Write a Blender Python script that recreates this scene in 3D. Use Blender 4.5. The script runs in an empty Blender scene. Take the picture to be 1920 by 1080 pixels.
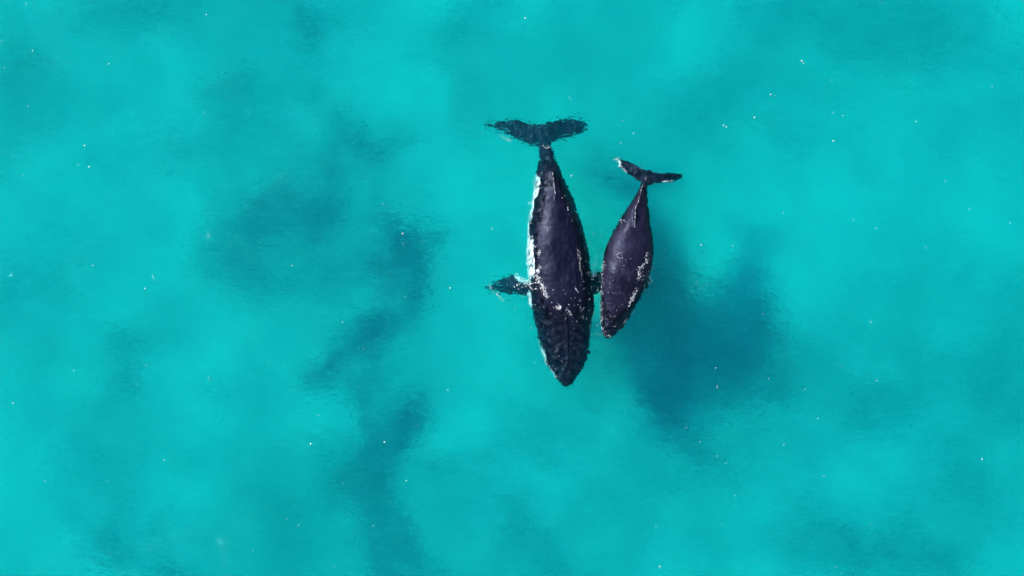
import bpy, bmesh, math, random
import numpy as np
from mathutils import Vector, noise as mnoise
from mathutils.bvhtree import BVHTree

R = math.radians
random.seed(7)
rng = np.random.default_rng(11)
sc = bpy.context.scene
COL = sc.collection

# ------------------------------------------------------------------ camera
CAM_H = 110.0                      # drone height above the sea, metres
FRAME_W = 53.8                     # metres of sea surface across the frame
cam = bpy.data.cameras.new('camera')
cam.sensor_width = 36.0
cam.lens = 36.0 * CAM_H / FRAME_W
cam.clip_start, cam.clip_end = 0.5, 3000
camo = bpy.data.objects.new('camera', cam)
COL.objects.link(camo)
camo.location = (0, 0, CAM_H)
camo.rotation_euler = (0, 0, 0)
sc.camera = camo

# ------------------------------------------------------------------ light
SUN_EL, SUN_AZ = R(43), math.atan2(-0.91, 0.42)      # azimuth clockwise from +Y
w = bpy.data.worlds.new('World')
sc.world = w
w.use_nodes = True
wn = w.node_tree
bg = wn.nodes['Background']
sky = wn.nodes.new('ShaderNodeTexSky')
sky.sky_type = 'NISHITA'
sky.sun_disc = False
sky.sun_elevation = SUN_EL
sky.sun_rotation = SUN_AZ
wn.links.new(sky.outputs['Color'], bg.inputs['Color'])
bg.inputs['Strength'].default_value = 0.15
sl = bpy.data.lights.new('sun', 'SUN')
sl.energy = 4.9
sl.angle = R(8)                    # sunlight spread by the choppy surface and thin cloud
sl.color = (1.0, 0.975, 0.94)
so = bpy.data.objects.new('sun', sl)
COL.objects.link(so)
sd = Vector((math.sin(SUN_AZ) * math.cos(SUN_EL), math.cos(SUN_AZ) * math.cos(SUN_EL), math.sin(SUN_EL)))
so.rotation_euler = sd.to_track_quat('Z', 'Y').to_euler()
so.location = sd * 120
sc.view_settings.view_transform = 'Standard'
sc.view_settings.look = 'None'
sc.view_settings.gamma = 1
sc.view_settings.use_curve_mapping = False
sc.view_settings.exposure = 0.66
cy = sc.cycles
cy.use_denoising = True
cy.caustics_reflective = False
cy.caustics_refractive = False
cy.max_bounces = 8
cy.volume_bounces = 1
cy.transparent_max_bounces = 12
cy.sample_clamp_indirect = 4
cy.sample_clamp_direct = 0

# ------------------------------------------------------------------ helpers
M_PX = FRAME_W / 1920.0


def W(px, py, z=0.0):
    """A point of the photograph (1920 x 1080) at height z, in metres."""
    f = (CAM_H - z) / CAM_H * M_PX
    return Vector(((px - 960) * f, (540 - py) * f, z))


def obj(name, me, mat=None, parent=None):
    o = bpy.data.objects.new(name, me)
    COL.objects.link(o)
    if mat:
        me.materials.clear()
        me.materials.append(mat)
    if parent:
        o.parent = parent
    return o


def tag(o, label=None, cat=None, kind=None, group=None):
    for k, v in (('label', label), ('category', cat), ('kind', kind), ('group', group)):
        if v:
            o[k] = v


def mesh_np(name, v, f, smooth=True):
    me = bpy.data.meshes.new(name)
    me.from_pydata([tuple(map(float, p)) for p in v], [], f)
    me.update()
    if smooth:
        me.polygons.foreach_set('use_smooth', [True] * len(me.polygons))
    return me


def attr(me, name, vals):
    a = me.attributes.new(name, 'FLOAT', 'POINT')
    a.data.foreach_set('value', np.asarray(vals, dtype=np.float32))


def grid_faces(nx, ny):
    i = np.arange(nx - 1)[:, None]
    j = np.arange(ny - 1)[None, :]
    a = (i * ny + j).ravel()
    return np.stack([a, a + ny, a + ny + 1, a + 1], 1).tolist()


def vnoise(x, y, seed=0):
    xi, yi = np.floor(x).astype(np.int64), np.floor(y).astype(np.int64)
    xf, yf = x - xi, y - yi
    xf = xf * xf * xf * (xf * (xf * 6 - 15) + 10)
    yf = yf * yf * yf * (yf * (yf * 6 - 15) + 10)

    def h(a, b):
        n = (a * 374761393 + b * 668265263 + seed * 144665) & 0x7fffffff
        n = ((n ^ (n >> 13)) * 1274126177) & 0x7fffffff
        return ((n ^ (n >> 16)) & 0xffff) / 65535.0
    return ((h(xi, yi) * (1 - xf) + h(xi + 1, yi) * xf) * (1 - yf)
            + (h(xi, yi + 1) * (1 - xf) + h(xi + 1, yi + 1) * xf) * yf)


def fbm(x, y, octv=4, seed=0):
    s, a, t = 0, 1.0, 0
    for o in range(octv):
        s = s + a * vnoise(x * 2 ** o + 17.3 * o, y * 2 ** o - 9.1 * o, seed + o)
        t += a
        a *= 0.5
    return s / t


class N:
    """Small material builder."""
    def __init__(self, name):
        self.m = bpy.data.materials.new(name)
        self.m.use_nodes = True
        self.t = self.m.node_tree
        self.t.nodes.clear()
        self.out = self.t.nodes.new('ShaderNodeOutputMaterial')

    def n(self, typ, **kw):
        nd = self.t.nodes.new(typ)
        for k, v in kw.items():
            if k.startswith('i_'):
                nd.inputs[k[2:].replace('_', ' ')].default_value = v
            else:
                setattr(nd, k, v)
        return nd

    def l(self, a, b):
        self.t.links.new(a, b)

    def pos(self, scale=(1, 1, 1), rot=(0, 0, 0)):
        g = self.n('ShaderNodeNewGeometry')
        mp = self.n('ShaderNodeMapping')
        mp.inputs['Scale'].default_value = scale
        mp.inputs['Rotation'].default_value = rot
        self.l(g.outputs['Position'], mp.inputs['Vector'])
        return mp.outputs['Vector']

    def noise(self, vec, scale, detail=4, rough=0.5, dist=0.0):
        t = self.n('ShaderNodeTexNoise')
        t.inputs['Scale'].default_value = scale
        t.inputs['Detail'].default_value = detail
        t.inputs['Roughness'].default_value = rough
        t.inputs['Distortion'].default_value = dist
        self.l(vec, t.inputs['Vector'])
        return t.outputs['Fac']

    def ramp(self, fac, a, b, va=0.0, vb=1.0):
        r = self.n('ShaderNodeMapRange', interpolation_type='SMOOTHSTEP')
        r.inputs['From Min'].default_value = a
        r.inputs['From Max'].default_value = b
        r.inputs['To Min'].default_value = va
        r.inputs['To Max'].default_value = vb
        self.l(fac, r.inputs['Value'])
        return r.outputs['Result']

    def math(self, op, a, b=None):
        m = self.n('ShaderNodeMath', operation=op)
        for i, v in enumerate((a, b)):
            if v is None:
                continue
            if isinstance(v, (int, float)):
                m.inputs[i].default_value = v
            else:
                self.l(v, m.inputs[i])
        return m.outputs[0]

    def mix(self, fac, a, b):
        m = self.n('ShaderNodeMix', data_type='RGBA')
        if isinstance(fac, (int, float)):
            m.inputs[0].default_value = fac
        else:
            self.l(fac, m.inputs[0])
        for i, v in ((6, a), (7, b)):
            if isinstance(v, tuple):
                m.inputs[i].default_value = (*v, 1)
            else:
                self.l(v, m.inputs[i])
        return m.outputs[2]

    def bump(self, h, strength, dist=1.0):
        b = self.n('ShaderNodeBump')
        b.inputs['Strength'].default_value = strength
        b.inputs['Distance'].default_value = dist
        self.l(h, b.inputs['Height'])
        return b.outputs['Normal']


# ------------------------------------------------------------------ materials
def mat_water():
    k = N('sea_water')
    big = k.noise(k.pos((0.8, 1.5, 1), (0, 0, R(20))), 0.9, 2, 0.55, 0.6)
    fine = k.noise(k.pos((0.85, 1.6, 1), (0, 0, R(25))), 2.8, 2, 0.55, 0.8)
    h = k.math('ADD', k.math('MULTIPLY', big, 0.06), k.math('MULTIPLY', fine, 0.025))
    # small steep crests that catch the sun here and there
    n1 = k.noise(k.pos((0.8, 1.8, 1), (0, 0, R(28))), 1.6, 1, 0.5, 0.4)
    crest = k.ramp(k.math('ABSOLUTE', k.math('SUBTRACT', n1, 0.5)), 0.0, 0.07, 1.0, 0.0)
    gust = k.ramp(k.noise(k.pos(), 0.17, 4, 0.65, 0.8), 0.52, 0.72)
    h = k.math('ADD', h, k.math('MULTIPLY', k.math('MULTIPLY', crest, gust), 0.034))
    nrm = k.bump(h, 1.0, 1.0)
    tr = k.n('ShaderNodeBsdfTransparent')
    rf = k.n('ShaderNodeBsdfRefraction')
    rf.inputs['IOR'].default_value = 1.33
    rf.inputs['Roughness'].default_value = 0.0
    rfh = k.math('ADD', k.math('MULTIPLY', big, 0.24), k.math('MULTIPLY', fine, 0.13))
    k.l(k.bump(rfh, 1.0, 1.0), rf.inputs['Normal'])
    patch = k.noise(k.pos((1, 1.3, 1), (0, 0, R(-15))), 3.0, 3, 0.6, 0.6)
    patch = k.math('ADD', patch, k.math('MULTIPLY', k.math('SUBTRACT', k.noise(k.pos(), 0.22, 4, 0.6, 1.0), 0.5), 0.12))
    pf = k.ramp(patch, 0.47, 0.54, 0.05, 0.92)
    m1 = k.n('ShaderNodeMixShader')
    k.l(pf, m1.inputs[0]); k.l(tr.outputs[0], m1.inputs[1]); k.l(rf.outputs[0], m1.inputs[2])
    gl = k.n('ShaderNodeBsdfGlossy')
    gl.inputs['Roughness'].default_value = 0.04
    k.l(nrm, gl.inputs['Normal'])
    fr = k.n('ShaderNodeFresnel')
    fr.inputs['IOR'].default_value = 1.2
    k.l(nrm, fr.inputs['Normal'])
    m2 = k.n('ShaderNodeMixShader')
    k.l(fr.outputs[0], m2.inputs[0]); k.l(m1.outputs[0], m2.inputs[1]); k.l(gl.outputs[0], m2.inputs[2])
    k.l(m2.outputs[0], k.out.inputs['Surface'])
    ab = k.n('ShaderNodeVolumeAbsorption')
    ab.inputs['Color'].default_value = (0.0, 0.956, 0.9785, 1)
    ab.inputs['Density'].default_value = 0.34
    vs = k.n('ShaderNodeVolumeScatter')
    vs.inputs['Color'].default_value = (0.0, 0.65, 0.98, 1)
    vs.inputs['Density'].default_value = 0.072
    vs.inputs['Anisotropy'].default_value = 0.1
    ad = k.n('ShaderNodeAddShader')
    k.l(ab.outputs[0], ad.inputs[0]); k.l(vs.outputs[0], ad.inputs[1])
    k.l(ad.outputs[0], k.out.inputs['Volume'])
    return k.m


def mat_seabed():
    k = N('sandy_seabed')
    a = k.n('ShaderNodeAttribute', attribute_name='weed_shade')
    v = k.pos()
    fine = k.noise(v, 0.8, 6, 0.65, 0.6)
    broad = k.noise(v, 0.12, 4, 0.55, 0.5)
    sand = k.mix(k.ramp(broad, 0.34, 0.66), (0.64, 0.63, 0.57), (0.86, 0.85, 0.79))
    edge = k.ramp(a.outputs['Fac'], 0.05, 0.35)
    st = k.noise(k.pos((0.55, 1.9, 1), (0, 0, R(22))), 1.25, 5, 0.6, 1.6)
    st2 = k.noise(k.pos((0.7, 2.0, 1), (0, 0, R(-14))), 2.2, 4, 0.6, 1.2)
    st = k.math('ADD', k.math('MULTIPLY', st, 0.6), k.math('MULTIPLY', st2, 0.4))
    amp = k.math('ADD', k.math('MULTIPLY', edge, 0.52), 0.30)
    wf = k.math('ADD', a.outputs['Fac'], k.math('MULTIPLY', k.math('SUBTRACT', st, 0.5), amp))
    wf = k.math('ADD', wf, k.math('MULTIPLY', k.math('SUBTRACT', fine, 0.5), 0.16))
    wf = k.ramp(wf, -0.10, 1.0)
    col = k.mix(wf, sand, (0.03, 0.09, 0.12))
    b = k.n('ShaderNodeBsdfPrincipled')
    b.inputs['Roughness'].default_value = 0.95
    b.inputs['Specular IOR Level'].default_value = 0.1
    k.l(col, b.inputs['Base Color'])
    k.l(b.outputs[0], k.out.inputs['Surface'])
    return k.m


def mat_skin(name, dark, grey, tint):
    k = N(name)
    v = k.pos()
    blot = k.noise(v, 1.1, 5, 0.6, 0.4)
    fine = k.noise(v, 7.0, 5, 0.65, 0.2)
    col = k.mix(k.ramp(blot, 0.35, 0.75), dark, grey)
    col = k.mix(k.ramp(fine, 0.62, 0.8, 0, 0.25), col, tint)
    lon = k.noise(k.pos((4.5, 0.9, 2)), 1.6, 5, 0.65, 0.8)
    col = k.mix(k.ramp(lon, 0.5, 0.72, 0, 0.7), col, (0.02, 0.022, 0.042))
    # thin pale scratches running along and across the back
    scr = k.noise(k.pos((9, 0.8, 3), (0, 0, R(14))), 1.2, 2, 0.5, 1.2)
    sf = k.ramp(k.math('ABSOLUTE', k.math('SUBTRACT', scr, 0.5)), 0.0, 0.012, 1.0, 0.0)
    sm = k.ramp(k.noise(v, 0.8, 2), 0.55, 0.75, 0, 0.45)
    col = k.mix(k.math('MULTIPLY', sf, sm), col, (0.05, 0.047, 0.07))
    p = k.n('ShaderNodeAttribute', attribute_name='pale')
    pe = k.math('ADD', p.outputs['Fac'], k.math('MULTIPLY', k.math('SUBTRACT', k.noise(v, 3.0, 4, 0.6), 0.5), 0.85))
    col = k.mix(k.ramp(pe, 0.42, 0.58), col, (0.70, 0.72, 0.73))
    b = k.n('ShaderNodeBsdfPrincipled')
    k.l(col, b.inputs['Base Color'])
    k.l(k.ramp(blot, 0.3, 0.7, 0.36, 0.50), b.inputs['Roughness'])
    b.inputs['Specular IOR Level'].default_value = 0.16
    b.inputs['Specular Tint'].default_value = (0.62, 0.68, 1.0, 1)
    k.l(k.bump(k.math('ADD', k.math('MULTIPLY', fine, 0.006), k.math('MULTIPLY', blot, 0.05)), 0.25), b.inputs['Normal'])
    k.l(b.outputs[0], k.out.inputs['Surface'])
    return k.m


def mat_plain(name, c, rough=0.7):
    k = N(name)
    v = k.pos()
    col = k.mix(k.noise(v, 12, 3), tuple(x * 0.85 for x in c), c)
    b = k.n('ShaderNodeBsdfPrincipled')
    b.inputs['Roughness'].default_value = rough
    k.l(col, b.inputs['Base Color'])
    k.l(b.outputs[0], k.out.inputs['Surface'])
    return k.m


# ------------------------------------------------------------------ sea surface and water body
def lines(lo, hi, step, dlo, dhi, dstep, far):
    a = list(np.arange(lo, dlo, step)) + list(np.arange(dlo, dhi, dstep)) + list(np.arange(dhi, hi + step, step))
    out, s = [], step
    x = a[0]
    left = []
    while x > -far:
        s *= 1.5
        x = max(-far, x - s)
        left.append(x)
    s, x = step, a[-1]
    right = []
    while x < far:
        s *= 1.5
        x = min(far, x + s)
        right.append(x)
    return np.array(left[::-1] + a + right)


WAVES = []
for lam, n_, slope in ((6.0, 4, 0.03), (2.6, 6, 0.04), (1.3, 8, 0.04), (0.7, 8, 0.035)):
    for _ in range(n_):
        L = lam * rng.uniform(0.7, 1.35)
        th = R(70) + rng.normal(0, 0.9)
        k_ = 2 * math.pi / L
        WAVES.append((k_ * math.cos(th), k_ * math.sin(th), rng.uniform(0, 6.28), slope / k_ / math.sqrt(n_) * 1.4, L))


def wave_h(x, y):
    x, y = np.asarray(x, float), np.asarray(y, float)
    m = np.clip(1.4 - np.maximum(np.abs(x - 4) / 9, np.abs(y - 1.5) / 10), 0, 1)
    far = np.clip(1.5 - np.maximum(np.abs(x), np.abs(y)) / 45, 0, 1)
    s = np.zeros_like(x)
    for kx, ky, ph, A, L in WAVES:
        s = s + A * np.sin(kx * x + ky * y + ph) * (m if L < 1.9 else far)
    return s


def build_water():
    xs = lines(-32, 32, 0.4, -5, 12, 0.1, 600)
    ys = lines(-19, 19, 0.4, -8, 11, 0.1, 600)
    X, Y = np.meshgrid(xs, ys, indexing='ij')
    Z = wave_h(X, Y)
    nx, ny = X.shape
    v = np.stack([X.ravel(), Y.ravel(), Z.ravel()], 1)
    f = grid_faces(nx, ny)
    rim = ([i * ny for i in range(nx)] + [(nx - 1) * ny + j for j in range(1, ny)]
           + [i * ny + ny - 1 for i in range(nx - 2, -1, -1)] + [j for j in range(ny - 2, 0, -1)])
    base = len(v)
    low = v[rim].copy()
    low[:, 2] = -11
    v = np.concatenate([v, low])
    n = len(rim)
    for i in range(n):
        j = (i + 1) % n
        f.append([rim[j], rim[i], base + i, base + j])
    f.append([base + i for i in range(n)][::-1])
    me = mesh_np('water', v, f)
    o = obj('water', me, mat_water())
    tag(o, 'clear turquoise sea water with a lightly rippled surface', 'water', 'structure')
    return o


# ------------------------------------------------------------------ seabed
DEPTH = 7.4
STREAKS = [  # winding weedy banks, some painted to deepen the whales' shadow: photo points, width, strength
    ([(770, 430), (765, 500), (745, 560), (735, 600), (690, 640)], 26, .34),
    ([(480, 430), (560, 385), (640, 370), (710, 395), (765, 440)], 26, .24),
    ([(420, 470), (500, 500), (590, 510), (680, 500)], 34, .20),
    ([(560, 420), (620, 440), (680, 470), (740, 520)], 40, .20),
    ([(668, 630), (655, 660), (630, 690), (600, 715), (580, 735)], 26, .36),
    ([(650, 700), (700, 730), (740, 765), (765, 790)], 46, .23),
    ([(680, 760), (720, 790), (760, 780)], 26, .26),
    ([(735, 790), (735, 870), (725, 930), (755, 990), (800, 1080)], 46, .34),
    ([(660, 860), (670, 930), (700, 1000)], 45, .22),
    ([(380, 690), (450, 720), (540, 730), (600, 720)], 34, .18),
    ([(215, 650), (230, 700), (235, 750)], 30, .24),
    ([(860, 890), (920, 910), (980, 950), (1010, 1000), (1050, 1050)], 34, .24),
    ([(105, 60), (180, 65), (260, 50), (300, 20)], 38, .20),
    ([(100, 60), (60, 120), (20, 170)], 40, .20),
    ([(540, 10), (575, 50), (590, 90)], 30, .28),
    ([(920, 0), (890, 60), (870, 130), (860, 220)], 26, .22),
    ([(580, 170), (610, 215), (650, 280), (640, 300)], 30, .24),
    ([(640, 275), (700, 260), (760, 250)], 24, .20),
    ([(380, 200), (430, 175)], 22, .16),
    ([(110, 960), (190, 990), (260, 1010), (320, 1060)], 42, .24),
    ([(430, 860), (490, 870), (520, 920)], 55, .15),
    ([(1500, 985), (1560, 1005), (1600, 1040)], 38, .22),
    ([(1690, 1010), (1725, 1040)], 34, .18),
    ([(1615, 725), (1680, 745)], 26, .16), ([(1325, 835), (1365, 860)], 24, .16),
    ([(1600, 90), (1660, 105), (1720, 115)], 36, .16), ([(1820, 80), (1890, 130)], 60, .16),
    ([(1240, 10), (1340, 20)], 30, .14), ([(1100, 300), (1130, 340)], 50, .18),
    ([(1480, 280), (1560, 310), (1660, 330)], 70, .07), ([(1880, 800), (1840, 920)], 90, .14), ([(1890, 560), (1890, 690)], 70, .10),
    ([(1300, 640), (1400, 640)], 70, .16), ([(1250, 710), (1300, 735), (1400, 730)], 46, .22), ([(1435, 570), (1445, 640), (1430, 730)], 34, .26), ([(1150, 660), (1200, 720), (1250, 770)], 30, .16),  # dark patches painted on the sand to deepen and widen the whales' shadow
    ([(1225, 780), (1300, 785)], 30, .14),  # lower edge of the whale shadow, painted into the sand
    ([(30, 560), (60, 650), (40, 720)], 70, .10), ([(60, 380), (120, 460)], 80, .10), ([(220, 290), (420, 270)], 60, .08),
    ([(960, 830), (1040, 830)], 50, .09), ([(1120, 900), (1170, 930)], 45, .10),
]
PALE = [([(0, 0), (60, 50)], 70, .28), ([(0, 1080), (60, 1020)], 75, .30), ([(1920, 1080), (1860, 1050)], 70, .25), ([(440, 800), (520, 790), (600, 800)], 60, .12),
        ([(800, 960), (830, 990)], 60, .12), ([(380, 600), (480, 620)], 60, .08), ([(320, 120), (500, 120)], 60, .08), ([(680, 330), (820, 340)], 45, .14), ([(620, 130), (800, 150)], 50, .10)]


def build_seabed():
    xs = lines(-31, 31, 0.2, -1, 0, 0.2, 590)
    ys = lines(-18, 18, 0.2, -1, 0, 0.2, 590)
    X, Y = np.meshgrid(xs, ys, indexing='ij')
    f = (CAM_H + DEPTH) / CAM_H * M_PX
    wx = X + 2.0 * (fbm(X / 3.5, Y / 3.5, 5, 3) - .5) * 2
    wy = Y + 2.0 * (fbm(X / 3.5 + 50, Y / 3.5, 5, 9) - .5) * 2
    px, py = 960 + wx / f, 540 - wy / f
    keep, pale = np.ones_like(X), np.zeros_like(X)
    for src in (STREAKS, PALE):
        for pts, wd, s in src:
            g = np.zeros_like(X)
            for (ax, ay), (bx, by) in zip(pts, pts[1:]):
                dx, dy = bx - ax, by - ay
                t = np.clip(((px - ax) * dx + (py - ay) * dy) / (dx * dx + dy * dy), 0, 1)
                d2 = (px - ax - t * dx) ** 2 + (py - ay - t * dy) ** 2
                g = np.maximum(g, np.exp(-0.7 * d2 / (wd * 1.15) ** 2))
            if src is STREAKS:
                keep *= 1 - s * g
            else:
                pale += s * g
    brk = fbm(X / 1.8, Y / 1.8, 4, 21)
    weed_shade = (1 - keep) * (0.7 + 1.0 * brk)
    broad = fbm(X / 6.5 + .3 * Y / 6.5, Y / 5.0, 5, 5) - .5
    weed_shade = np.clip(weed_shade + 0.62 * broad + 0.13 - pale, 0, 1)
    Z = -DEPTH + 0.9 * (fbm(X / 14, Y / 14, 4, 33) - .5) + 0.35 * weed_shade
    v = np.stack([X.ravel(), Y.ravel(), Z.ravel()], 1)
    me = mesh_np('seabed', v, grid_faces(*X.shape))
    attr(me, 'weed_shade', weed_shade.ravel())
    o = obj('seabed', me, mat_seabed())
    tag(o, 'pale sandy seabed with dark weedy patches and a whale shadow deepened in its colour', 'seabed', 'structure')


# ------------------------------------------------------------------ whales
def interp(tab, t):
    a = np.array(tab, float)
    a = a[np.argsort(a[:, 0])]
    return np.stack([np.interp(t, a[:, 0], a[:, i]) for i in range(1, a.shape[1])], 1)


def smooth1(a, n=2):
    for _ in range(n):
        b = a.copy()
        b[1:-1] = (a[:-2] + 2 * a[1:-1] + a[2:]) / 4
        a = b
    return a


UP = 0.38                          # share of a body's height above its widest line


def loft(outline, profile, ridge=None, stations=110, ring=72, pleats=(0, 0)):
    """Closed body: outline rows (py, left px, right px), profile rows (py, z top, height, roundness)."""
    ya, yb = min(r[0] for r in outline), max(r[0] for r in outline)
    t = np.linspace(ya, yb, stations)
    lr = smooth1(interp(outline, t))
    pr = smooth1(interp(profile, t), 4)
    rd = interp(ridge, t)[:, 0] if ridge else None
    v, f = [], []
    for i in range(stations):
        hw = (lr[i, 1] - lr[i, 0]) / 2 * M_PX
        zt, hh, pw = pr[i]
        cz = zt - hh * UP
        c = W((lr[i, 0] + lr[i, 1]) / 2, t[i], cz)
        off = (W(rd[i], t[i], cz).x - c.x) if rd is not None else 0
        for j in range(ring):
            th = 2 * math.pi * j / ring
            cs, sn = math.cos(th), math.sin(th)
            e = pw if sn > 0 else 2.2
            x = hw * math.copysign(abs(cs) ** (2 / e), cs)
            z = (hh * UP if sn > 0 else hh * (1 - UP)) * math.copysign(abs(sn) ** (2 / e), sn)
            if pleats[0] < t[i] < pleats[1] and sn < -0.25:
                x *= 1 + 0.018 * math.cos(28 * th)
                z *= 1 + 0.018 * math.cos(28 * th)
            v.append((c.x + x + off * max(sn, 0) ** 2, c.y, cz + z))
    for i in range(stations - 1):
        for j in range(ring):
            k = (j + 1) % ring
            f.append([i * ring + j, i * ring + k, (i + 1) * ring + k, (i + 1) * ring + j])
    f.append(list(range(ring))[::-1])
    f.append([(stations - 1) * ring + j for j in range(ring)])
    return v, f


def fin(upper, lower, zline, thick, n=70, chord=14):
    """A lens-section fin running across the picture: upper/lower edge rows (px, py), zline rows (px, z)."""
    xa = max(min(p[0] for p in upper), min(p[0] for p in lower))
    xb = min(max(p[0] for p in upper), max(p[0] for p in lower))
    t = np.linspace(xa, xb, n)
    up, lo, zz = interp(upper, t)[:, 0], interp(lower, t)[:, 0], interp(zline, t)[:, 0]
    cm = (lo - up).max()
    v, f = [], []
    ring = 2 * chord
    for i in range(n):
        ch = max(lo[i] - up[i], 0.4)
        th = thick * (ch / cm) ** 0.6 * 0.5
        for j in range(ring):
            a = 2 * math.pi * j / ring
            q = W(t[i], (up[i] + lo[i]) / 2 + math.cos(a) * ch / 2, zz[i])
            v.append((q.x, q.y, zz[i] + th * math.sin(a)))
    for i in range(n - 1):
        for j in range(ring):
            k = (j + 1) % ring
            f.append([i * ring + j, i * ring + k, (i + 1) * ring + k, (i + 1) * ring + j])
    f.append(list(range(ring))[::-1])
    f.append([(n - 1) * ring + j for j in range(ring)])
    return v, f


def blade(path, thick):
    """Small upright dorsal fin: path rows (px, py, z of the crest, z of the root)."""
    v, f = [], []
    n = len(path)
    for (px, py, zc, zr) in path:
        c, r = W(px, py, zc), W(px, py, zr)
        v += [(r.x - thick, r.y, zr), (c.x - thick * 0.25, c.y, zc), (c.x + thick * 0.25, c.y, zc), (r.x + thick, r.y, zr)]
    for i in range(n - 1):
        for j in range(4):
            k = (j + 1) % 4
            f.append([i * 4 + j, i * 4 + k, (i + 1) * 4 + k, (i + 1) * 4 + j])
    f.append([3, 2, 1, 0])
    f.append([(n - 1) * 4 + j for j in range(4)])
    return v, f


def knob(px, py, z, r):
    c = W(px, py, z)
    bm = bmesh.new()
    bmesh.ops.create_icosphere(bm, subdivisions=2, radius=r)
    v = [(p.co.x + c.x, p.co.y + c.y, p.co.z * 0.8 + z) for p in bm.verts]
    f = [[q.index for q in p.verts] for p in bm.faces]
    bm.free()
    return v, f


def fuse(pieces, voxel, jag):
    """Merge closed pieces into ONE continuous skin."""
    V, F = [], []
    for v, f in pieces:
        b = len(V)
        V += list(v)
        F += [[i + b for i in q] for q in f]
    me = bpy.data.meshes.new('raw')
    me.from_pydata(V, [], F)
    bm = bmesh.new()
    bm.from_mesh(me)
    bmesh.ops.recalc_face_normals(bm, faces=bm.faces)
    bm.to_mesh(me)
    bm.free()
    o = bpy.data.objects.new('raw', me)
    COL.objects.link(o)
    m = o.modifiers.new('r', 'REMESH')
    m.mode = 'VOXEL'
    m.voxel_size = voxel
    s = o.modifiers.new('s', 'SMOOTH')
    s.factor = 0.5
    s.iterations = 4
    dg = bpy.context.evaluated_depsgraph_get()
    out = bpy.data.meshes.new_from_object(o.evaluated_get(dg))
    bpy.data.objects.remove(o)
    bpy.data.meshes.remove(me)
    out.update()
    nv = len(out.vertices)
    co = np.zeros(nv * 3); out.vertices.foreach_get('co', co); co = co.reshape(-1, 3)
    no = np.zeros(nv * 3); out.vertices.foreach_get('normal', no); no = no.reshape(-1, 3)
    for i in range(nv):
        p = Vector(co[i])
        d = mnoise.fractal(p * 1.1, 1.0, 2.0, 3) * 0.03 + mnoise.noise(p * 6.0) * 0.008
        wet = min(max((-p.z - 0.02) / 0.5, 0), 1)
        d += wet * jag * (mnoise.noise(p * 3.4 + Vector((7, 3, 1))) + 0.6 * mnoise.noise(p * 7.5))
        co[i] += no[i] * d
    out.vertices.foreach_set('co', co.ravel())
    out.update()
    out.polygons.foreach_set('use_smooth', [True] * len(out.polygons))
    return out, co


def blob(co, px, py, rx, ry, z0=None, z1=None):
    """1 inside an ellipse seen from above (photo px), falling to 0 at its edge, within a height band."""
    f = (CAM_H - co[:, 2]) / CAM_H * M_PX
    x, y = 960 + co[:, 0] / f, 540 - co[:, 1] / f
    d = np.clip(1.5 - np.sqrt(((x - px) / rx) ** 2 + ((y - py) / ry) ** 2), 0, 1)
    if z0 is not None:
        d = d * np.clip((co[:, 2] - z0) / 0.15 + .5, 0, 1)
    if z1 is not None:
        d = d * np.clip((z1 - co[:, 2]) / 0.15 + .5, 0, 1)
    return d


def q1(pts): return [(880 + a / 3.857, 200 + b / 3.857) for a, b in pts]
def q2(pts): return [(880 + a / 3.857, 460 + b / 3.857) for a, b in pts]


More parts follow.
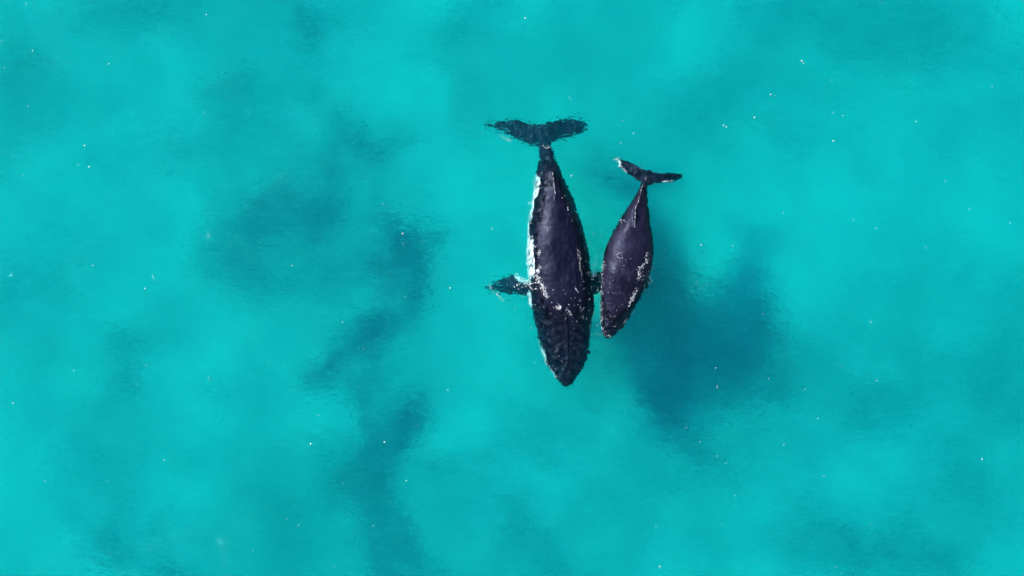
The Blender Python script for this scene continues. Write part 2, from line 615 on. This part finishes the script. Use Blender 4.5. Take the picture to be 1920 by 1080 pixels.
def build_adult():
    outline = [(258, 1008, 1034), (275, 1009.6, 1032), (288, 1011, 1038), (304, 1009, 1043), (317, 1008, 1050), (330, 1005, 1054),
               (356, 1001, 1066), (381, 997, 1077), (407, 993, 1086), (433, 990, 1094), (460, 988, 1101), (486, 988, 1105),
               (512, 990, 1108), (527, 991, 1110), (556, 993, 1112.5), (579, 995, 1114), (603, 1002, 1109), (628, 1008, 1106),
               (654, 1015, 1104), (680, 1025, 1098), (698, 1035, 1088), (709, 1043, 1080), (717, 1049, 1075), (720, 1053, 1072), (724, 1058, 1067)]
    profile = [(258, -1.55, .45, 1.9), (275, -1.2, .75, 1.8), (300, -.6, 1.3, 1.7), (320, -.12, 1.75, 1.7), (345, .0, 2.1, 1.7), (365, .06, 2.35, 1.8),
               (400, .17, 2.7, 1.9), (450, .29, 3.1, 2.1), (520, .32, 3.3, 2.2), (558, .28, 3.2, 2.2), (578, .12, 3.0, 2.2), (595, -.10, 2.7, 2.3),
               (650, -.28, 2.1, 2.5), (700, -.42, 1.4, 2.6), (724, -.62, .4, 2.2)]
    ridge = [(258, 1021), (320, 1037), (365, 1041), (400, 1044), (450, 1046), (560, 1056), (640, 1063), (721, 1062)]
    P = [loft(outline, profile, ridge, pleats=(520, 715))]
    P.append(fin(q1([(103, 128), (125, 112), (150, 118), (172, 130), (200, 112), (240, 97), (290, 94), (350, 93), (440, 115), (500, 130), (545, 122), (570, 110), (640, 98), (720, 88), (790, 93), (840, 106), (862, 128), (870, 150)]),
                 q1([(103, 132), (125, 150), (150, 150), (172, 152), (200, 170), (240, 198), (290, 222), (350, 240), (430, 275), (500, 302), (540, 312), (575, 300), (600, 262), (640, 245), (700, 225), (770, 208), (830, 190), (860, 170), (870, 152)]),
                 [(906, -2.1), (960, -1.8), (1010, -1.6), (1030, -1.6), (1080, -1.8), (1106, -2.05)], 0.22))
    P.append(fin(q2([(112, 296), (135, 286), (190, 262), (250, 235), (290, 215), (320, 212), (350, 220), (400, 248), (440, 250), (520, 250)]),
                 q2([(112, 308), (135, 322), (190, 338), (230, 345), (290, 352), (360, 360), (430, 366), (520, 370)]),
                 [(905, -3.4), (925, -2.6), (950, -1.8), (985, -1.1), (1015, -1.0)], 0.34))
    P.append(fin(q2([(830, 190), (880, 190), (930, 180), (990, 200), (1060, 230)]), q2([(830, 370), (890, 362), (930, 350), (990, 340), (1060, 280)]),
                 [(1095, -1.0), (1112, -1.1), (1130, -1.5), (1155, -2.4)], 0.30))
    P.append(blade([(1036, 322, -.04, -.5), (1038, 335, .06, -.4), (1040, 352, .10, -.3), (1041, 368, .14, -.2), (1042, 378, .12, -.15), (1043, 392, .15, -.1)], 0.05))
    P.append(blade([(1056, 570, .2, -.3), (1060, 585, .04, -.4), (1063, 610, -.05, -.5), (1064, 650, -.19, -.6), (1064, 690, -.34, -.7)], 0.13))
    P += [knob(1052, 578, .10, .20), (knob(1066, 582, .06, .18))]
    for (x, y) in ((1022, 660), (1030, 680), (1042, 695), (1055, 703), (1068, 703), (1080, 690), (1090, 672), (1095, 650), (1104, 660),
                   (1016, 640), (1048, 670), (1078, 665), (1050, 640), (1076, 635), (1060, 712), (1040, 655), (1086, 645)):
        P.append(knob(x, y, -.36 - .0030 * abs(y - 640), .09))
    me, co = fuse(P, 0.05, 0.07)
    pale = np.zeros(len(co))
    for b in ((983, 485, 23, 46, -2.4, -.12), (988, 430, 9, 40, -2.2, -.6), (996, 388, 8, 30, -2.2, -.5), (1004, 350, 14, 22, -2.0, -.35), (992, 565, 5, 18, -2.4, -.5), (1112, 490, 10, 30, -2.4, -.9),
              (1020, 668, 5, 40, -2.2, -.75), (1038, 698, 6, 14, -2.2, -.7)):
        pale = np.maximum(pale, blob(co, *b))
    pale = np.maximum(pale, np.clip((-1.9 - co[:, 2]) / .3, 0, 1) * .8 * (co[:, 1] < 5) * (np.abs(co[:, 0] - W(1052, 0).x) < 1.7))
    attr(me, 'pale', pale)
    o = obj('humpback_whale', me, mat_skin('adult_skin', (0.003, 0.0027, 0.010), (0.0055, 0.005, 0.017), (0.013, 0.012, 0.026)))
    tag(o, 'large adult humpback whale with white flank patch and spread flippers, beside the smaller calf', 'whale')
    # pale scarred barnacle patches by the blowhole
    for i, (x, y, n_, sp) in enumerate(((1046, 576, 11, 7), (1068, 586, 6, 4))):
        barnacles(o, x, y, n_, sp)
    return o


BARN = mat_plain('barnacle', (0.30, 0.26, 0.27))


def bvh(o):
    me = o.data
    return BVHTree.FromPolygons([v.co for v in me.vertices], [p.vertices[:] for p in me.polygons])


def barnacles(parent, px, py, n, spread):
    tree = bvh(parent)
    V, F = [], []
    for _ in range(n):
        x, y = px + random.gauss(0, spread * .5), py + random.gauss(0, spread * .3)
        c = W(x, y)
        hit = tree.ray_cast(Vector((c.x, c.y, 5)), Vector((0, 0, -1)))
        if hit[0] is None:
            continue
        r = random.uniform(.02, .04)
        add_lump(V, F, (hit[0].x, hit[0].y, hit[0].z), r, r * random.uniform(.6, 1.1), .8, random.uniform(0, 6))
    me = mesh_np('barnacle_patch', V, F)
    obj('barnacle_patch', me, BARN, parent)


def build_calf():
    def s(rows): return [(280 + y / 3, 1100 + a / 3, 1100 + b / 3) for y, a, b in rows]
    outline = s([(170, 312, 340), (190, 308, 340), (220, 298, 340), (260, 273, 341), (300, 247, 345), (350, 215, 350), (400, 185, 355), (450, 153, 365),
                 (500, 127, 374), (550, 106, 379), (600, 95, 378), (650, 90, 370), (700, 85, 357), (750, 83, 338), (800, 81, 316), (850, 80, 294),
                 (900, 79, 264), (950, 80, 236), (1000, 85, 204), (1030, 92, 178), (1045, 98, 158), (1054, 106, 138), (1063, 114, 130)])
    profile = [(280 + y / 3, a, b, c) for y, a, b, c in
               ((170, -.42, .35, 1.9), (190, -.25, .5, 1.8), (230, .04, .9, 1.7), (280, .20, 1.25, 1.7), (335, .30, 1.6, 1.7), (430, .42, 2.0, 1.9),
                (550, .54, 2.3, 2.1), (700, .52, 2.3, 2.2), (800, .36, 2.1, 2.2), (870, .12, 1.8, 2.3), (940, -.06, 1.4, 2.4), (1000, -.16, 1.0, 2.5), (1057, -.30, .35, 2.4))]
    ridge = [(280 + y / 3, 1100 + a / 3) for y, a in ((170, 328), (210, 315), (270, 298), (335, 276), (435, 262), (520, 245), (600, 240), (850, 185), (1055, 120))]
    P = [loft(outline, profile, ridge, pleats=(520, 625))]
    P.append(fin(q1([(1056, 368), (1080, 368), (1150, 394), (1190, 415), (1230, 435), (1280, 455), (1330, 472), (1400, 480), (1470, 476), (1525, 484), (1543, 500)]),
                 q1([(1056, 376), (1068, 392), (1090, 432), (1120, 470), (1180, 512), (1240, 545), (1285, 572), (1340, 560), (1400, 548), (1470, 542), (1525, 528), (1543, 512)]),
                 [(1150, -.85), (1185, -.6), (1212, -.45), (1240, -.6), (1282, -.85)], 0.16))
    P.append(blade([(1100 + 300 / 3, 280 + 262 / 3, .18, -.3), (1100 + 288 / 3, 280 + 310 / 3, .30, -.2), (1100 + 275 / 3, 280 + 340 / 3, .50, -.1),
                    (1100 + 271 / 3, 280 + 375 / 3, .56, 0), (1100 + 267 / 3, 280 + 415 / 3, .54, 0), (1100 + 265 / 3, 280 + 440 / 3, .42, 0)], 0.06))
    # short flippers tucked down along the flanks
    P.append(fin([(1120, 520), (1135, 508), (1150, 505)], [(1120, 526), (1135, 540), (1150, 545)], [(1120, -1.9), (1135, -1.3), (1150, -.9)], 0.2, 30))
    P.append(fin([(1195, 505), (1212, 510), (1224, 522)], [(1195, 545), (1212, 540), (1224, 530)], [(1195, -.9), (1212, -1.4), (1224, -2.0)], 0.2, 30))
    for (x, y) in ((1132, 600), (1136, 615), (1143, 622), (1152, 612), (1160, 598), (1144, 605), (1150, 590), (1137, 590)):
        P.append(knob(x, y, -.14 - .002 * abs(y - 600), .06))
    me, co = fuse(P, 0.045, 0.06)
    pale = np.zeros(len(co))
    for b in ((1158, 305, 8, 14, -1.4, -.6), (1170, 323, 9, 6, -1.4, -.6), (1262, 341, 16, 3, -1.4, -.6), (1125, 600, 3, 30, -1.6, -.45)):
        pale = np.maximum(pale, blob(co, *b) * .62)
    pale = np.maximum(pale, np.clip((-1.35 - co[:, 2]) / .3, 0, 1) * .7)
    attr(me, 'pale', pale)
    o = obj('whale_calf', me, mat_skin('calf_skin', (0.005, 0.004, 0.012), (0.013, 0.011, 0.028), (0.024, 0.021, 0.042)))
    tag(o, 'smaller humpback whale calf with slate back, close beside the large adult', 'whale')
    return o


# ------------------------------------------------------------------ foam and white flecks for glints
_bm = bmesh.new()
bmesh.ops.create_icosphere(_bm, subdivisions=1, radius=1)
LUMP_V = np.array([v.co[:] for v in _bm.verts])
LUMP_F = [[v.index for v in f.verts] for f in _bm.faces]
_bm.free()


def add_lump(V, F, c, rx, ry, flat, ang):
    b = len(V)
    v = LUMP_V * (1 + rng.uniform(-.28, .28, (len(LUMP_V), 1)))
    x, y = v[:, 0] * rx, v[:, 1] * ry
    ca, sa = math.cos(ang), math.sin(ang)
    z = v[:, 2] * min(rx, ry) * flat
    for i in range(len(v)):
        V.append((c[0] + x[i] * ca - y[i] * sa, c[1] + x[i] * sa + y[i] * ca, c[2] + z[i]))
    F += [[i + b for i in f] for f in LUMP_F]


class Flecks:
    def __init__(self, trees):
        self.V, self.F, self.trees = [], [], trees

    def top(self, x, y):
        z = float(wave_h(np.array([x]), np.array([y]))[0])
        for t in self.trees:
            h = t.ray_cast(Vector((x, y, 6)), Vector((0, 0, -1)))
            if h[0] is not None and h[0].z > z:
                z = h[0].z
        return z

    def dot(self, px, py, r, asp=1.0, ang=None):
        """r in photo pixels"""
        c = W(px, py)
        r *= M_PX
        ang = random.uniform(0, 6.28) if ang is None else ang
        add_lump(self.V, self.F, (c.x, c.y, self.top(c.x, c.y) + r * .1), r * asp, r, .45, ang)

    def line(self, pts, n, spread, r0, r1, asp=1.6):
        pts = [Vector((*p, 0)) for p in pts]
        seg = [(b - a).length for a, b in zip(pts, pts[1:])]
        tot = sum(seg)
        for _ in range(n):
            d = random.uniform(0, tot)
            for (a, b), s in zip(zip(pts, pts[1:]), seg):
                if d <= s:
                    break
                d -= s
            p = a.lerp(b, min(d / s, 1))
            ang = -math.atan2(b.y - a.y, b.x - a.x) + random.gauss(0, .5)
            self.dot(p.x + random.gauss(0, spread), p.y + random.gauss(0, spread), random.uniform(r0, r1) * random.choice((.35, .5, .8)), random.uniform(1, asp), ang)

    def area(self, px, py, rx, ry, n, r0, r1):
        for _ in range(n):
            self.dot(px + random.gauss(0, rx * .5), py + random.gauss(0, ry * .5), random.uniform(r0, r1) * random.choice((.35, .5, .75)), random.uniform(1, 2))

    def build(self, label, mat):
        o = obj('foam', mesh_np('foam', self.V, self.F), mat)  # this name also covers the flecks made for sun glints
        tag(o, label, 'foam', 'stuff')
        return o


GLINTS = [(24, 80), (4, 77), (61, 95), (8, 127), (204, 120), (387, 27), (300, 54), (540, 260), (383, 211), (159, 273), (147, 309), (167, 313), (548, 498), (755, 438), (755, 455), (757, 458),
          (790, 453), (726, 386), (718, 383), (922, 427), (924, 430), (844, 540), (175, 498), (286, 517), (288, 521), (290, 526), (272, 541), (284, 584), (393, 618), (139, 695), (256, 720), (274, 685), (391, 708), (394, 713), (534, 685), (642, 604), (682, 654),
          (597, 779), (674, 726), (783, 797), (721, 829), (840, 731), (564, 890), (643, 906), (538, 973), (560, 985), (474, 1033), (467, 1065), (762, 901), (583, 832), (855, 1024), (939, 1040), (910, 1015), (308, 862), (141, 806), (25, 756), (700, 986),
          (1505, 116), (1507, 119), (1503, 114), (1357, 235), (1362, 238), (1068, 183), (1071, 187), (1453, 180), (1445, 177), (1250, 203), (1168, 227), (985, 34), (1650, 5), (1415, 220), (1562, 211), (1580, 217), (1563, 264), (1718, 228), (1860, 163), (1212, 56), (1308, 27),
          (1773, 340), (1894, 418), (1818, 392), (1736, 464), (1643, 428), (1469, 399), (1315, 459), (1374, 461), (1388, 485), (1468, 398), (1600, 412), (1632, 603), (1634, 605), (1580, 687), (1644, 714), (1230, 987), (1237, 1062), (1239, 1065), (1567, 1063), (1578, 1074), (1720, 761),
          (1509, 730), (1534, 785), (1470, 834), (1345, 855), (1361, 868), (1287, 802), (1352, 984), (1378, 929), (1632, 984), (1841, 861), (1345, 724), (1345, 727), (1342, 690), (1431, 589), (1188, 585), (1412, 541), (1070, 330), (1072, 329), (1164, 268), (905, 249), (1054, 371), (1188, 250)]


def build_foam_glints(adult, calf):
    white = mat_plain('foam_glint_white', (0.62, 0.62, 0.62), 0.5)
    trees = [bvh(adult), bvh(calf)]
    # white lumps modelled in place of sun glints on the open water
    f = Flecks(trees)
    for x, y in GLINTS:
        f.dot(x, y, random.choice((.5, .6, .7, .8, 1.2)), random.uniform(1, 1.8))
    for _ in range(16):
        f.dot(random.uniform(0, 1920), random.uniform(0, 1080), random.uniform(.4, .7), random.uniform(1, 2.2))
    f.build('tiny white flecks standing in for sun glints over the open turquoise water', white)
    # along the adult
    f = Flecks(trees)
    f.line(q2([(500, 150), (488, 230), (515, 270), (545, 340), (565, 378)]), 210, 2.4, .5, 1.6)
    f.line(q2([(470, 0), (510, 40), (500, 80)]), 30, 1.6, .5, 1.3)
    f.line(q2([(390, 295), (480, 270), (500, 275)]), 30, 1.2, .6, 1.6)
    f.line(q2([(440, 310), (490, 318)]), 14, 1.2, .5, 1.4)
    f.line(q2([(435, 365), (440, 430)]), 26, .8, .6, 1.5)
    f.line(q2([(500, 680), (525, 760), (560, 850), (600, 900), (640, 955)]), 46, 1.0, .4, 1.1)
    f.line(q2([(770, 0), (800, 80), (800, 170), (820, 250)]), 50, 1.4, .4, 1.2)
    f.line(q2([(755, 290), (790, 345)]), 18, .8, .5, 1.2)
    f.line(q1([(690, 640), (712, 690), (712, 760), (750, 830)]), 12, 1.2, .5, 1.4)
    f.line(q1([(603, 475), (612, 560), (620, 630)]), 40, .5, .5, 1.1)  # white dots imitate sunlight on the tail ridge
    f.line(q1([(540, 860), (575, 915)]), 12, .5, .3, .7)
    f.line(q1([(545, 290), (575, 300)]), 14, 2.0, .5, 1.2)
    f.line(q1([(480, 500), (470, 590), (520, 580), (450, 660), (440, 760), (430, 850)]), 70, 2.2, .4, 1.2)
    f.line(q1([(225, 205), (270, 235), (300, 240)]), 26, 2.0, .4, 1.2)
    f.line(q2([(640, 430), (655, 455), (640, 465)]), 26, 1.8, .5, 1.3)
    f.area(1078, 560, 60, 40, 26, .4, 1.1)
    f.area(1090, 590, 30, 25, 26, .4, 1.1)
    f.area(1020, 590, 40, 40, 14, .4, 1.0)
    f.area(1045, 650, 50, 70, 20, .4, .7)
    f.area(970, 533, 24, 8, 16, .6, 1.5)
    f.line(q2([(135, 290), (200, 345), (215, 380), (240, 390)]), 34, 2.5, .5, 1.3)
    f.line(q2([(690, 470), (735, 480), (725, 505)]), 14, 1.0, .5, 1.2)
    f.build('white foam and drops along the adult whale at the waterline, with flecks for its sunlit tail ridge', white)
    # along and in front of the calf
    f = Flecks(trees)
    q3 = lambda pts: [(1100 + a / 3, 280 + b / 3) for a, b in pts]
    f.line(q3([(340, 590), (335, 640), (295, 665), (292, 740)]), 110, 2.0, .5, 1.4)
    f.line(q3([(275, 790), (262, 830), (240, 865)]), 80, 2.0, .5, 1.5)
    f.line(q3([(340, 150), (310, 215), (290, 290), (272, 335)]), 40, .7, .4, 1.0)
    f.line(q3([(273, 332), (268, 400), (266, 438)]), 60, .5, .6, 1.1)  # white dots imitate the sunlit edge of the dorsal fin
    f.line(q3([(170, 590), (175, 585), (200, 582)]), 16, .3, .4, .7)  # bracket-shaped pale mark on the calf's back, three strokes
    f.line(q3([(170, 608), (200, 612)]), 14, .3, .4, .7)
    f.line(q3([(170, 590), (170, 608)]), 8, .3, .4, .7)
    f.line(q3([(95, 630), (90, 700), (85, 780), (82, 880), (85, 960), (95, 1040), (140, 1055)]), 120, 1.6, .4, 1.2)
    f.line(q3([(185, 400), (220, 405)]), 14, 1.5, .4, 1.0)
    f.line(q3([(150, 60), (175, 50), (190, 95), (225, 130)]), 40, 1.6, .4, 1.2)
    f.line(q3([(430, 180), (490, 178)]), 20, .8, .4, 1.1)
    f.line(q3([(200, 990), (225, 950)]), 10, .6, .4, .9)
    f.area(1140, 600, 34, 50, 60, .3, .9)
    f.area(1160, 520, 70, 60, 60, .3, .9)
    f.area(1120, 510, 26, 40, 70, .3, 1.0)
    f.area(1215, 510, 20, 40, 40, .3, .9)
    f.area(1110, 430, 30, 60, 24, .3, .7)
    f.build('white foam and drops along the calf at the waterline, with flecks for its sunlit fin and a pale back mark', white)


build_water()
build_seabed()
adult = build_adult()
calf = build_calf()
build_foam_glints(adult, calf)
